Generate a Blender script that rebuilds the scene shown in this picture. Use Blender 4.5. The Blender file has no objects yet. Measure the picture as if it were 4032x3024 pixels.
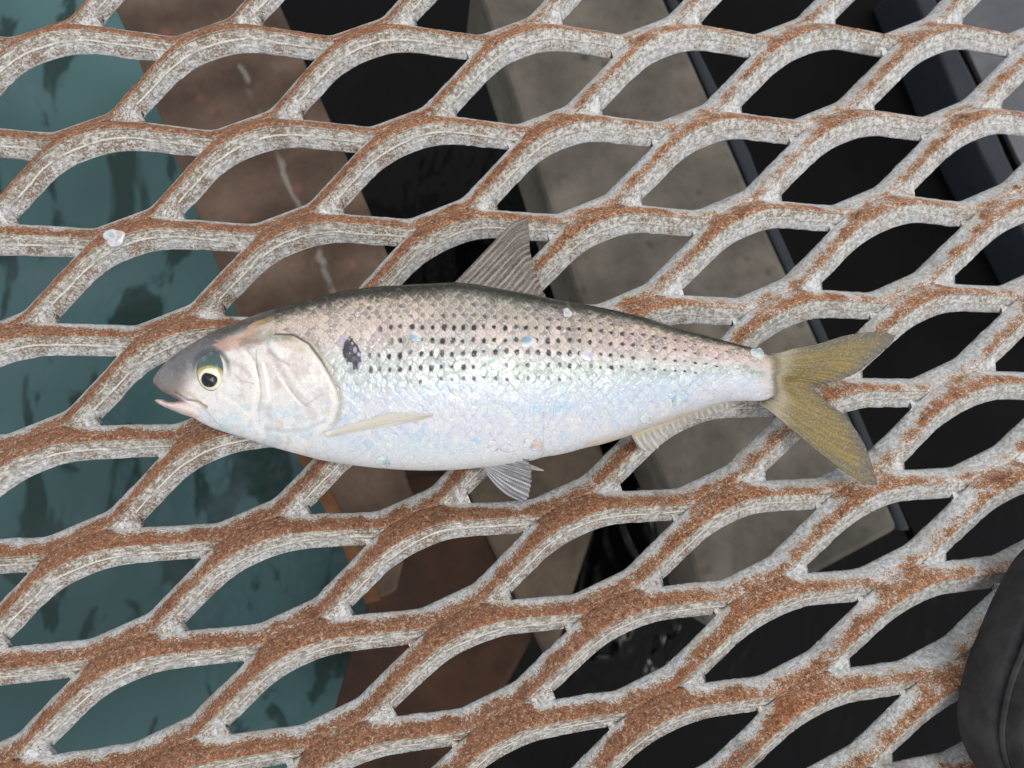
import bpy, math, random
import numpy as np
from mathutils import Matrix, Vector

random.seed(7)
RNG = np.random.default_rng(11)
C = bpy.context.scene.collection
SC = bpy.context.scene

# ------------------------------------------------------------------ camera
# lens and pose of a phone held about 26 cm over the deck (metres; X right, Y up the picture, Z up)
FPX = 3030.0
ALPHA = 0.409
Rcv = None
def _rod(w):
    w = np.array(w, float); th = np.linalg.norm(w)
    K = np.array([[0, -w[2], w[1]], [w[2], 0, -w[0]], [-w[1], w[0], 0]]) / th
    return np.eye(3) + np.sin(th) * K + (1 - np.cos(th)) * K @ K
R_UV = _rod((-0.06644252, -0.13187287, -0.40887001))
CAM_UV = np.array([41.583, 142.909, -262.127])
ca, sa = math.cos(ALPHA), math.sin(ALPHA)
UV2W = np.array([[ca, sa, 0], [sa, -ca, 0], [0, 0, -1.0]])     # lattice (u, v, depth) -> world
RW = R_UV @ UV2W.T
CAMZ = 0.262127
def ray(px, py, z):
    """point at height z of the thing seen at photo pixel (px, py)"""
    px = np.asarray(px, float); py = np.asarray(py, float); z = np.asarray(z, float)
    d = np.stack([(px - 2016) / FPX, (py - 1512) / FPX, np.ones_like(px)], -1) @ RW
    t = (z - CAMZ) / d[..., 2]
    return np.stack([d[..., 0] * t, d[..., 1] * t, CAMZ + d[..., 2] * t], -1)
def proj(P):
    c = (np.asarray(P) - np.array([0, 0, CAMZ])) @ RW.T
    return 2016 + FPX * c[..., 0] / c[..., 2], 1512 + FPX * c[..., 1] / c[..., 2]
def uv2w(u, v, z):                                             # lattice mm -> world m
    return np.stack([((u - CAM_UV[0]) * ca + (v - CAM_UV[1]) * sa) * .001,
                     ((u - CAM_UV[0]) * sa - (v - CAM_UV[1]) * ca) * .001, z * .001], -1)

cam = bpy.data.cameras.new('camera'); camo = bpy.data.objects.new('camera', cam); C.objects.link(camo)
M = np.eye(4); M[:3, 0] = RW[0]; M[:3, 1] = -RW[1]; M[:3, 2] = -RW[2]; M[:3, 3] = (0, 0, CAMZ)
camo.matrix_world = Matrix(M.tolist())
cam.sensor_width = 36; cam.lens = 36 * FPX / 4032; cam.clip_start = .005; cam.clip_end = 200
cam.dof.use_dof = True; cam.dof.focus_distance = .252; cam.dof.aperture_fstop = 13
SC.camera = camo

# ------------------------------------------------------------------ light
SUN_EL, SUN_AZ = math.radians(80), math.radians(78)
w = bpy.data.worlds.new('World'); SC.world = w; w.use_nodes = True
nt = w.node_tree; nt.nodes.clear()
sky = nt.nodes.new('ShaderNodeTexSky'); sky.sky_type = 'NISHITA'; sky.sun_disc = False
sky.sun_elevation = SUN_EL; sky.sun_rotation = SUN_AZ
sky.air_density = 1.0; sky.dust_density = .6; sky.ozone_density = 1.0
hs = nt.nodes.new('ShaderNodeHueSaturation'); hs.inputs['Saturation'].default_value = .10
bg = nt.nodes.new('ShaderNodeBackground'); bg.inputs[1].default_value = .15
wo = nt.nodes.new('ShaderNodeOutputWorld')
nt.links.new(sky.outputs[0], hs.inputs['Color']); nt.links.new(hs.outputs[0], bg.inputs[0]); nt.links.new(bg.outputs[0], wo.inputs[0])
sun = bpy.data.lights.new('sun', 'SUN'); sun.energy = 1.2; sun.angle = math.radians(14); sun.color = (1, .97, .93)
suno = bpy.data.objects.new('sun', sun); C.objects.link(suno)
sd = Vector((math.sin(SUN_AZ) * math.cos(SUN_EL), math.cos(SUN_AZ) * math.cos(SUN_EL), math.sin(SUN_EL)))
suno.rotation_euler = sd.to_track_quat('Z', 'Y').to_euler()
vs = SC.view_settings; SC.display_settings.display_device = 'sRGB'
vs.view_transform = 'Standard'; vs.look = 'None'; vs.gamma = 1; vs.use_curve_mapping = False; vs.exposure = 0.5

# ------------------------------------------------------------------ helpers
def lin(r, g, b):
    c = np.array([r, g, b], float) / 255
    return np.where(c <= .04045, c / 12.92, ((c + .055) / 1.055) ** 2.4)
def ss(a, b, x):
    t = np.clip((x - a) / (b - a), 0, 1); return t * t * (3 - 2 * t)
def vnoise(x, y, seed=0):
    """smooth value noise 0..1"""
    def h(i, j):
        n = (i * 374761393 + j * 668265263 + seed * 974711) & 0xffffffff
        n = ((n ^ (n >> 13)) * 1274126177) & 0xffffffff
        return ((n ^ (n >> 16)) & 0xffff) / 65535.0
    xi = np.floor(x).astype(np.int64); yi = np.floor(y).astype(np.int64)
    fx = x - xi; fy = y - yi; fx = fx * fx * (3 - 2 * fx); fy = fy * fy * (3 - 2 * fy)
    return (h(xi, yi) * (1 - fx) + h(xi + 1, yi) * fx) * (1 - fy) + (h(xi, yi + 1) * (1 - fx) + h(xi + 1, yi + 1) * fx) * fy
def fbm(x, y, seed=0, o=4):
    s = 0; a = .5; n = 0
    for i in range(o):
        s = s + a * vnoise(x * 2 ** i + 17 * i, y * 2 ** i - 9 * i, seed + i); n += a; a *= .55
    return s / n
def seg_dist(px, py, pts):
    """distance to a polyline and running length along it"""
    best = np.full(px.shape, 1e9)
    for (x0, y0), (x1, y1) in zip(pts[:-1], pts[1:]):
        dx, dy = x1 - x0, y1 - y0; L = dx * dx + dy * dy + 1e-9
        t = np.clip(((px - x0) * dx + (py - y0) * dy) / L, 0, 1)
        best = np.minimum(best, np.hypot(px - x0 - t * dx, py - y0 - t * dy))
    return best
def smooth_curve(pts, n):
    """resample a polyline through a Catmull-Rom spline, n points"""
    P = np.array(pts, float); Q = np.vstack([2 * P[0] - P[1], P, 2 * P[-1] - P[-2]]); out = []
    for i in range(1, len(Q) - 2):
        t = np.linspace(0, 1, 12, endpoint=False)[:, None]
        a, b, c, d = Q[i - 1], Q[i], Q[i + 1], Q[i + 2]
        out.append(.5 * (2 * b + (c - a) * t + (2 * a - 5 * b + 4 * c - d) * t ** 2 + (3 * b - a - 3 * c + d) * t ** 3))
    out = np.vstack(out + [P[-1:]])
    L = np.r_[0, np.cumsum(np.hypot(*np.diff(out, axis=0).T))]
    s = np.linspace(0, L[-1], n)
    return np.stack([np.interp(s, L, out[:, 0]), np.interp(s, L, out[:, 1])], 1)

def link(name, me, mat=None, parent=None):
    o = bpy.data.objects.new(name, me); C.objects.link(o)
    if mat is not None: me.materials.append(mat)
    if parent is not None: o.parent = parent
    return o
def mesh(name, V, F, smooth=True):
    me = bpy.data.meshes.new(name)
    me.from_pydata(np.asarray(V, float).tolist(), [], [tuple(int(i) for i in f) for f in F]); me.update()
    if smooth: me.polygons.foreach_set('use_smooth', [True] * len(me.polygons))
    return me
def tag(o, label, cat, group=None):
    o['label'] = label; o['category'] = cat
    if group: o['group'] = group
    return o
def structure(o): o['kind'] = 'structure'; return o
def grid_faces(n, m, wrap=False):
    """faces of an n x m vertex grid (index i*m+j)"""
    i, j = np.meshgrid(np.arange(n - 1), np.arange(m if wrap else m - 1), indexing='ij')
    a = i * m + j; b = i * m + (j + 1) % m; c = (i + 1) * m + (j + 1) % m; d = (i + 1) * m + j
    return np.stack([a, b, c, d], -1).reshape(-1, 4)
def vcol(me, col, name='tint'):
    at = me.color_attributes.new(name, 'FLOAT_COLOR', 'POINT')
    at.data.foreach_set('color', np.concatenate([col, np.ones((len(col), 1))], 1).astype(np.float32).ravel())
def vfloat(me, val, name, domain='POINT'):
    at = me.attributes.new(name, 'FLOAT', domain); at.data.foreach_set('value', np.asarray(val, np.float32).ravel())

class NT:
    """tiny node-tree writer"""
    def __init__(s, name):
        s.m = bpy.data.materials.new(name); s.m.use_nodes = True; s.t = s.m.node_tree; s.t.nodes.clear()
        s.out = s.t.nodes.new('ShaderNodeOutputMaterial'); s.b = s.n('ShaderNodeBsdfPrincipled')
        s.t.links.new(s.b.outputs[0], s.out.inputs[0])
    def n(s, ty, **kw):
        o = s.t.nodes.new(ty)
        for k, v in kw.items(): setattr(o, k, v)
        return o
    def put(s, sock, v):
        if hasattr(v, 'is_output') or isinstance(v, bpy.types.NodeSocket): s.t.links.new(v, sock)
        else:
            if hasattr(v, '__len__') and len(v) == 3 and sock.type == 'RGBA': v = (*v, 1)
            sock.default_value = v
    def set(s, **kw):
        for k, v in kw.items(): s.put(s.b.inputs[k.replace('_', ' ')], v)
    def math(s, op, a, b=0.0, clamp=False):
        o = s.n('ShaderNodeMath', operation=op, use_clamp=clamp); s.put(o.inputs[0], a); s.put(o.inputs[1], b); return o.outputs[0]
    def noise(s, vec, scale, detail=4, rough=.6, dist=0.0):
        o = s.n('ShaderNodeTexNoise'); s.put(o.inputs['Vector'], vec); s.put(o.inputs['Scale'], scale)
        s.put(o.inputs['Detail'], detail); s.put(o.inputs['Roughness'], rough); s.put(o.inputs['Distortion'], dist); return o.outputs[0]
    def vor(s, vec, scale, feature='F1'):
        o = s.n('ShaderNodeTexVoronoi', feature=feature); s.put(o.inputs['Vector'], vec); s.put(o.inputs['Scale'], scale); return o
    def mapr(s, v, a, b, c=0.0, d=1.0, smooth=True):
        o = s.n('ShaderNodeMapRange', interpolation_type='SMOOTHSTEP' if smooth else 'LINEAR')
        for k, x in zip(range(5), (v, a, b, c, d)): s.put(o.inputs[k], x)
        return o.outputs[0]
    def mix(s, f, a, b, mode='MIX'):
        o = s.n('ShaderNodeMix', data_type='RGBA', blend_type=mode)
        s.put(o.inputs[0], f); s.put(o.inputs[6], a); s.put(o.inputs[7], b); return o.outputs[2]
    def attr(s, name, out=2):
        return s.n('ShaderNodeAttribute', attribute_name=name).outputs[out]
    def obj(s): return s.n('ShaderNodeTexCoord').outputs['Object']
    def map(s, vec, scale=(1, 1, 1), rot=(0, 0, 0)):
        o = s.n('ShaderNodeMapping'); s.put(o.inputs['Vector'], vec); o.inputs['Scale'].default_value = scale; o.inputs['Rotation'].default_value = rot; return o.outputs[0]
    def bump(s, h, strength, dist, normal=None):
        o = s.n('ShaderNodeBump'); s.put(o.inputs['Height'], h); o.inputs['Strength'].default_value = strength; o.inputs['Distance'].default_value = dist
        if normal is not None: s.put(o.inputs['Normal'], normal)
        return o.outputs[0]

# ------------------------------------------------------------------ materials
def mat_grating():
    m = NT('worn_galvanised_steel'); P = m.obj()
    wear = m.attr('wear'); edge = m.attr('edge'); reg = m.attr('region')
    n1 = m.noise(P, 700, 4, .7); n2 = m.noise(P, 130, 3, .6); n3 = m.noise(P, 1500, 2, .6); n4 = m.noise(P, 45, 2, .5)
    # galvanised / old white coat: mottled light greys
    cell = m.vor(P, 900).outputs['Color']; sep = m.n('ShaderNodeSeparateColor'); m.put(sep.inputs[0], cell)
    base = m.mix(m.mapr(n1, .38, .60), lin(166, 167, 169), lin(230, 231, 232))
    base = m.mix(m.mapr(n3, .56, .68, 0, .5), base, lin(238, 240, 242))
    base = m.mix(m.math('MULTIPLY', sep.outputs[0], .35), base, lin(172, 178, 188))
    base = m.mix(m.mapr(n2, .42, .70, .08, .5), base, lin(190, 180, 160))
    # rust: brown with light and dark flecks
    rust = m.mix(m.mapr(n1, .35, .65), lin(92, 56, 38), lin(163, 112, 80))
    rust = m.mix(m.mapr(n3, .54, .66, 0, .8), rust, lin(198, 158, 122))
    rust = m.mix(m.mapr(m.noise(P, 800, 3, .65), .57, .65, 0, .8), rust, lin(200, 184, 164))
    rust = m.mix(m.mapr(n2, .55, .8, 0, .8), rust, lin(84, 50, 38))
    rust = m.mix(m.mapr(n4, .55, .75, 0, .35), rust, lin(142, 84, 48))
    rust = m.mix(m.math('MULTIPLY', m.mapr(reg, .82, 1.0), .3), rust, lin(112, 80, 66))
    # where the coat has gone
    thr = m.math('ADD', wear, m.math('MULTIPLY', m.math('SUBTRACT', n1, .5), 1.0))
    thr = m.math('ADD', thr, m.math('MULTIPLY', m.math('SUBTRACT', n2, .5), 1.0))
    thr = m.math('ADD', thr, m.math('MULTIPLY', m.math('SUBTRACT', n3, .5), 1.0))
    lim = m.math('ADD', .50, m.math('MULTIPLY', m.math('SUBTRACT', 1.0, reg), .62))
    dlt = m.math('SUBTRACT', thr, lim)
    halo = m.mix(m.mapr(dlt, -.17, .0, 0, .5), base, lin(196, 176, 146))
    col = m.mix(m.mapr(dlt, -.03, .05, 0, 1), halo, rust)
    # cut edge face: dirt under the crest, brown specks, pale tear line
    on = m.mapr(edge, -.08, .0, 0, 1)
    uvn = m.n('ShaderNodeUVMap', uv_map='strip').outputs[0]
    ns = m.noise(m.map(uvn, (28, 9, 1)), 1.0, 5, .75)
    wr = m.mapr(reg, .62, .98, .12, .55); n1s = m.math('ADD', m.math('MULTIPLY', n1, m.math('SUBTRACT', 1.0, wr)), m.math('MULTIPLY', ns, wr))
    dirt = m.mix(m.mapr(n1s, .42, .58), lin(118, 104, 86), lin(205, 200, 188))
    dz = m.math('MULTIPLY', on, m.mapr(m.math('ADD', edge, m.math('MULTIPLY', m.math('SUBTRACT', ns, .5), 1.1)), .15, .95, .9, .05))
    col = m.mix(m.math('MULTIPLY', dz, m.mapr(reg, .3, .9, .5, .95)), col, dirt)
    col = m.mix(m.math('MULTIPLY', m.math('MULTIPLY', on, m.mapr(reg, .6, 1.0, .45, 1)), m.mapr(ns, .40, .60, .42, .05)), col, lin(128, 124, 116))
    spk = m.mapr(m.math('ADD', n3, m.math('ADD', m.math('MULTIPLY', n2, .7), m.math('MULTIPLY', reg, .16))), 1.04, 1.13, 0, .75)
    col = m.mix(m.math('MULTIPLY', on, spk), col, lin(112, 84, 62))
    stn = m.noise(P, 34, 4, .65)
    col = m.mix(m.mapr(stn, .60, .70, 0, .45), col, lin(92, 74, 58))
    wob = m.math('ADD', edge, m.math('MULTIPLY', m.math('SUBTRACT', m.noise(P, 28, 3, .6), .5), .35))
    ln = m.math('SUBTRACT', 1.0, m.math('DIVIDE', m.math('ABSOLUTE', m.math('SUBTRACT', wob, .47)), .05), True)
    ln = m.math('MULTIPLY', m.math('MULTIPLY', ln, on), m.mapr(reg, .5, .85, .1, .9))
    col = m.mix(m.math('MULTIPLY', ln, m.mapr(n2, .35, .55)), col, lin(226, 226, 220))
    ln2 = m.math('SUBTRACT', 1.0, m.math('DIVIDE', m.math('ABSOLUTE', m.math('SUBTRACT', wob, .535)), .028), True)
    col = m.mix(m.math('MULTIPLY', m.math('MULTIPLY', ln2, on), .55), col, lin(92, 84, 72))
    crk = m.math('SUBTRACT', 1.0, m.math('DIVIDE', m.math('ABSOLUTE', m.math('SUBTRACT', edge, .035)), .05), True)
    col = m.mix(m.math('MULTIPLY', crk, m.mapr(m.noise(P, 60, 2), .35, .6, .1, .8)), col, lin(62, 52, 50))
    h = m.math('ADD', m.math('MULTIPLY', n1, .7), m.math('ADD', m.math('MULTIPLY', n3, .5), m.math('MULTIPLY', sep.outputs[0], .25)))
    nb = m.bump(h, .8, .0007)
    m.set(Base_Color=col, Roughness=m.mapr(dlt, -.05, .05, .5, .85), Normal=nb, Specular_IOR_Level=.35)
    return m.m

def mat_fish(name, rough=.36, coat=.12, spec=.3, metal=0.0):
    m = NT(name); P = m.obj(); c = m.attr('tint', 0)
    n = m.noise(P, 1800, 3, .6); n2 = m.noise(P, 600, 3, .6)
    c = m.mix(m.mapr(n, .3, .7, 0, .16), c, (.03, .035, .03))
    c = m.mix(m.mapr(n2, .5, .8, 0, .10), c, (.9, .9, .9))
    m.set(Base_Color=c, Roughness=m.mapr(n2, .3, .7, rough - .08, rough + .12), Specular_IOR_Level=spec, Coat_Weight=coat, Coat_Roughness=.12, Metallic=metal,
          Normal=m.bump(m.math('ADD', n, n2), .25, .0004), Subsurface_Weight=.0)
    return m.m

def mat_fin(name, membrane, rayc, rays, alpha, ray_alpha, tipc=None, dark=None, base=None, cross=0, fibre=.4, margin=None, basew=.3, fadein=False):
    """fin: rays with a thin see-through skin between them; UV x runs across the rays, y out along them"""
    m = NT(name); uv = m.n('ShaderNodeUVMap').outputs[0]; P = m.obj()
    sx = m.n('ShaderNodeSeparateXYZ'); m.put(sx.inputs[0], uv); u, v = sx.outputs[0], sx.outputs[1]
    warp = m.math('MULTIPLY', m.math('SUBTRACT', m.noise(m.map(uv, (rays * .45, .8, 1)), 1.0, 2), .5), 1.1 / rays)
    uu = m.math('ADD', u, warp)
    f = m.math('FRACT', m.math('MULTIPLY', uu, rays))
    r = m.math('ABSOLUTE', m.math('SUBTRACT', f, .5))
    wv = m.noise(m.map(uv, (rays * .8, 2.0, 1)), 1.0, 2)
    rm = m.math('MULTIPLY', m.mapr(r, .10, .36, 1, 0), m.mapr(wv, .3, .6, .35, 1))
    fb = m.noise(m.map(uv, (rays * 3.2, 1.6, 1)), 1.0, 3, .7)
    fm = m.mapr(fb, .42, .6)
    rm = m.math('MAXIMUM', rm, m.math('MULTIPLY', fm, fibre))
    st = m.noise(m.map(uv, (rays * .9, 1.4, 1)), 1.0, 3, .6)
    mem = membrane
    if tipc is not None: mem = m.mix(m.mapr(v, .45, .8), mem, tipc)
    if dark is not None: mem = m.mix(m.mapr(st, .46, .60, 0, .9), mem, dark)
    rc = rayc
    if cross:
        cf = m.math('FRACT', m.math('MULTIPLY', v, cross)); rc = m.mix(m.mapr(cf, .5, .7, 0, .35), rayc, (.12, .12, .13))
    col = m.mix(rm, mem, rc)
    if margin is not None:
        jit = m.math('MULTIPLY', m.math('SUBTRACT', m.noise(P, 160, 3), .5), .16)
        mg = m.math('MAXIMUM', m.mapr(m.math('ADD', v, jit), .84, 1.0), m.math('MAXIMUM', m.mapr(m.math('ADD', u, jit), .13, .0), m.math('MULTIPLY', .7, m.mapr(m.math('ADD', u, jit), .90, 1.0))))
        col = m.mix(m.math('MULTIPLY', mg, .85), col, margin)
    if base is not None: col = m.mix(m.mapr(m.math('ADD', v, m.math('MULTIPLY', m.math('SUBTRACT', st, .5), .35)), basew * .35, basew), base, col)
    col = m.mix(m.mapr(m.noise(P, 1400, 2), .45, .7, 0, .25), col, (.55, .52, .44))
    al = m.math('ADD', alpha, m.math('MULTIPLY', rm, ray_alpha - alpha))
    if fadein: al = m.math('MULTIPLY', al, m.mapr(m.math('ADD', v, m.math('MULTIPLY', m.math('SUBTRACT', st, .5), .14)), .03, .17))
    else: al = m.math('MAXIMUM', al, m.mapr(v, .0, .22, .97, 0))
    m.set(Base_Color=col, Alpha=al, Roughness=.38, Coat_Weight=.15, Coat_Roughness=.2, Normal=m.bump(rm, .2, .0003))
    return m.m

def mat_scale_flake():
    m = NT('loose_scale_pearl')
    va = m.n('ShaderNodeVectorMath', operation='ADD'); m.put(va.inputs[0], m.obj()); m.put(va.inputs[1], m.n('ShaderNodeObjectInfo').outputs['Random']); P = va.outputs[0]
    n = m.noise(P, 200, 2, .5, .6)
    rp = m.n('ShaderNodeValToRGB'); m.put(rp.inputs[0], n)
    e = rp.color_ramp.elements; e[0].position = .3; e[0].color = (*lin(160, 196, 220), 1); e[1].position = .72; e[1].color = (*lin(236, 214, 196), 1)
    for p, c in ((.42, lin(222, 240, 240)), (.5, lin(250, 250, 246)), (.6, lin(222, 220, 236))):
        x = rp.color_ramp.elements.new(p); x.color = (*c, 1)
    c = m.mix(m.mapr(m.noise(P, 420, 2), .60, .64, 0, .35), rp.outputs[0], lin(120, 118, 132))
    m.set(Base_Color=c, Metallic=.1, Roughness=.25, Coat_Weight=.3, Coat_Roughness=.1, Alpha=.42)
    return m.m

def mat_solid(name, col, col2, scale=60, rough=.8, spots=None, spec=.3, bump=.4, dist=.002, streak=None, crack=None, line=None):
    m = NT(name); P = m.obj()
    n = m.noise(P, scale, 6, .65); n2 = m.noise(P, scale * 5, 4, .6)
    c = m.mix(m.mapr(n, .35, .68), col, col2)
    c = m.mix(m.mapr(n2, .45, .75, 0, .35), c, tuple(np.array(col) * .55))
    if spots is not None: c = m.mix(m.mapr(m.vor(P, 75).outputs['Distance'], .0, .30, .85, 0), c, m.mix(m.mapr(m.noise(P, 30, 2), .44, .52), c, spots))
    if crack is not None:
        cc = m.math('ABSOLUTE', m.math('SUBTRACT', m.noise(P, 22, 3, .55, .6), .5))
        c = m.mix(m.math('MULTIPLY', m.mapr(cc, .0, .018, 1, 0), m.mapr(m.noise(P, 12, 1), .45, .6, 0, .8)), c, crack)
    if streak is not None:
        s = m.noise(m.map(P, (60, 5, 5), (0, 0, .4)), 1.0, 3); c = m.mix(m.mapr(s, .6, .75, 0, .4), c, streak)
    if line is not None:                                       # pale lime run along the piece: (normal x, y, offset)
        dt = m.n('ShaderNodeVectorMath', operation='DOT_PRODUCT'); m.put(dt.inputs[0], P); dt.inputs[1].default_value = (line[0], line[1], 0)
        dd = m.math('ABSOLUTE', m.math('ADD', m.math('SUBTRACT', dt.outputs['Value'], line[2]), m.math('MULTIPLY', m.math('SUBTRACT', m.noise(P, 25, 4), .5), .016)))
        c = m.mix(m.math('MULTIPLY', m.mapr(dd, .0002, .0022, .75, 0), m.mapr(m.noise(P, 45, 3), .42, .55)), c, lin(170, 164, 156))
    m.set(Base_Color=c, Roughness=rough, Specular_IOR_Level=spec, Normal=m.bump(m.math('ADD', n, m.math('MULTIPLY', n2, .4)), bump, dist))
    return m.m

def mat_water(name, col, scale, stren, rough=.06, dark_refl=None, spec=.5):
    m = NT(name); P = m.obj()
    n = m.noise(m.map(P, (1, .5, 1), (0, 0, .25)), scale, 3, .55, .5)
    n2 = m.noise(P, scale * .3, 2, .5)
    c = m.mix(m.mapr(n2, .3, .7), tuple(np.array(col) * .78), tuple(np.array(col) * 1.22))
    if dark_refl is not None:                                       # dark ripple reflections painted into the colour, with paler patches over them
        wd = m.noise(m.map(P, (1, .42, 1), (0, 0, -.2)), 24, 4, .55, .9)
        c = m.mix(m.mapr(wd, .54, .60, 0, .9), c, dark_refl)
        c = m.mix(m.mapr(m.noise(P, 9, 4, .6, .5), .5, .75, 0, .35), c, lin(92, 106, 116))
    m.set(Base_Color=c, Roughness=rough, IOR=1.33, Specular_IOR_Level=spec, Normal=m.bump(m.math('ADD', n, m.math('MULTIPLY', n2, 1.5)), stren, .03))
    return m.m

# ------------------------------------------------------------------ the setting: open water, shaded water and what stands below the deck
def sheet(name, pts, z, mat):
    V = [(x, y, z) for x, y in pts]
    return structure(link(name, mesh(name, V, [tuple(range(len(V)))], False), mat))
Zw = -.42
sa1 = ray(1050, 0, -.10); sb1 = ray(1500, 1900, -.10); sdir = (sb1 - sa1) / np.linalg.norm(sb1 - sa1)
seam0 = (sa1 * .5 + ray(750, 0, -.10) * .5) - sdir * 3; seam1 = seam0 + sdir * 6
SX = lambda p: (p[0], p[1])
sheet('water', [(-6, 6), (-6, -6), SX(seam1), SX(seam0)], Zw, mat_water('harbour_water', lin(60, 87, 88), 16, .12, .10, lin(26, 46, 43)))
sheet('shaded_water', [SX(seam0), SX(seam1), (6, -6), (6, 6)], Zw - .004, mat_water('shade_black_water', lin(6, 6, 7), 15, .26, .10, spec=.22))  # same harbour water; shade under the deck is put into its near-black colour

def prism(name, pix, ztop, depth, mat, bevel=.002, parent=None):
    """solid slab whose outline was read off the photograph, set at its own height"""
    P = ray([p[0] for p in pix], [p[1] for p in pix], ztop); n = len(P)
    area = sum(P[i][0] * P[(i + 1) % n][1] - P[(i + 1) % n][0] * P[i][1] for i in range(n))
    if area < 0: P = P[::-1]
    o0 = P.mean(0)
    V = [tuple(p - o0) for p in P] + [(p[0] - o0[0], p[1] - o0[1], -depth) for p in P]
    F = [tuple(range(n)), tuple(range(2 * n - 1, n - 1, -1))] + [(i, i + n, (i + 1) % n + n, (i + 1) % n) for i in range(n)]
    o = link(name, mesh(name, V, F, False), mat, parent); o.location = o0
    if bevel:
        b = o.modifiers.new('bevel', 'BEVEL'); b.width = bevel; b.segments = 2
    return o

_p0, _p1 = ray(870, 100, -.10), ray(1110, 660, -.10)
_bm = np.array([(390, -120), (437, 0), (530, 200), (675, 585), (760, 800), (915, 1200), (1163, 1785), (1330, 2110), (1440, 2380),
                (1560, 2330), (1640, 2010), (1570, 1800), (1640, 1280), (1453, 823), (1358, 601), (1250, 360), (1094, 0), (1040, -120)], float)
_o = ray(_bm[:, 0], _bm[:, 1], -.10).mean(0); _d = (_p1 - _p0) / np.linalg.norm(_p1 - _p0); _n = np.array([-_d[1], _d[0]])
m_beam = mat_solid('brown_weathered_steel', lin(98, 80, 69), lin(122, 102, 88), 26, .8, spots=lin(160, 104, 92), streak=lin(160, 152, 146), line=(float(_n[0]), float(_n[1]), float((_p0 - _o)[:2] @ _n)))
m_rim = mat_solid('orange_rust', lin(112, 74, 48), lin(140, 100, 72), 50, .85)
m_conc = mat_solid('grey_brown_concrete', lin(110, 104, 95), lin(136, 129, 118), 24, .85, spots=lin(84, 76, 66), streak=lin(96, 94, 82))
m_brace = mat_solid('brown_stained_concrete', lin(84, 73, 63), lin(112, 98, 84), 22, .85, spots=lin(112, 100, 80))
m_pile = mat_solid('dark_red_rust', lin(56, 41, 33), lin(80, 55, 40), 20, .85)
m_slate = mat_solid('slate_painted_steel', lin(54, 60, 68), lin(62, 68, 76), 14, .55, bump=.15)
m_black = mat_solid('black_painted_steel', lin(9, 9, 10), lin(14, 14, 15), 25, .6, spec=.1, bump=.2)
m_sky_grey = mat_solid('sky_grey_water', lin(96, 97, 103), lin(128, 128, 134), 9, .25, spec=.6, bump=.15, streak=lin(70, 68, 70))

beam = prism('steel_beam', _bm, -.10, .022, m_beam)
tag(beam, 'brown weathered steel beam with pink rust spots under the left of the grating', 'beam')
rim = prism('rusty_edge', [(1128, 1700), (1163, 1785), (1330, 2110), (1440, 2380), (1500, 2362), (1392, 2110), (1225, 1790), (1170, 1680)], -.098, .004, m_rim, .0008, None)
rim.parent = beam; rim.location = Vector(rim.location) - Vector(beam.location)
pile = prism('steel_pile', [(1450, 1900), (1440, 2400), (1385, 2560), (1300, 2850), (1210, 3200), (1800, 3200), (1990, 2720), (2120, 2480), (2020, 2100), (1900, 1850)], -.16, .30, m_pile, .004)
tag(pile, 'dark red rusted steel pile standing in the water below the end of the brown beam', 'pile')
block = prism('concrete_block', [(1850, -100), (1905, 0), (2280, 1167), (2700, 2060), (2800, 2490), (3260, 2240), (3545, 2085), (3225, 1340), (2990, 830), (2917, 655), (2720, 215), (2622, 0), (2575, -100)], -.13, .06, m_conc, .004)
tag(block, 'long grey-brown concrete block with cracks lying below the middle of the grating', 'concrete block')
brace = prism('concrete_brace', [(1750, 1700), (1930, 2140), (2095, 2480), (2165, 2620), (2200, 2560), (2262, 2335), (2345, 2085), (2420, 1900), (2330, 1650)], -.15, .05, m_brace, .004)
tag(brace, 'dark brown stained concrete brace tapering to a point below the fish belly', 'brace')
hb = bpy.data.objects.new('steel_channel', None); C.objects.link(hb); hb.location = ray(3200, 700, -.2)
def child(o, p):
    o.parent = p; o.location = Vector(o.location) - Vector(p.location)
for q in ([(2560, -100), (2625, -100), (2672, 0), (2757, 200), (2957, 600), (3060, 880), (3270, 1340), (3440, 1745), (3590, 2090), (3545, 2090), (3225, 1345), (3011, 882), (2917, 655), (2720, 215), (2626, 0)],
          [(3570, -100), (3640, -100), (3690, 0), (3775, 190), (3842, 320), (3960, 600), (4150, 1000), (4300, 1300), (4230, 1300), (4080, 1000), (3880, 630), (3774, 392), (3698, 202), (3612, 0)]):
    child(prism('flange', q, -.145, .05, m_slate, .002), hb)
child(prism('web', [(2600, -150), (3660, -150), (4300, 1310), (4350, 1500), (3650, 2200), (3000, 900)], -.18, .01, m_black, 0), hb)
tag(hb, 'black steel channel with two slate grey flanges below the right of the grating', 'steel channel')
sky_sheet = prism('sky_sheen', [(3655, -100), (3720, 0), (3860, 300), (4000, 600), (4200, 1000), (4700, 1000), (4700, -100)], -.15, .004, m_sky_grey, .001)  # added grey sheet: sky reflected on the water, put into its colour
tag(sky_sheet, 'grey sheet standing in for sky-reflecting water under the top right corner of the grating', 'water reflection')

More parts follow.
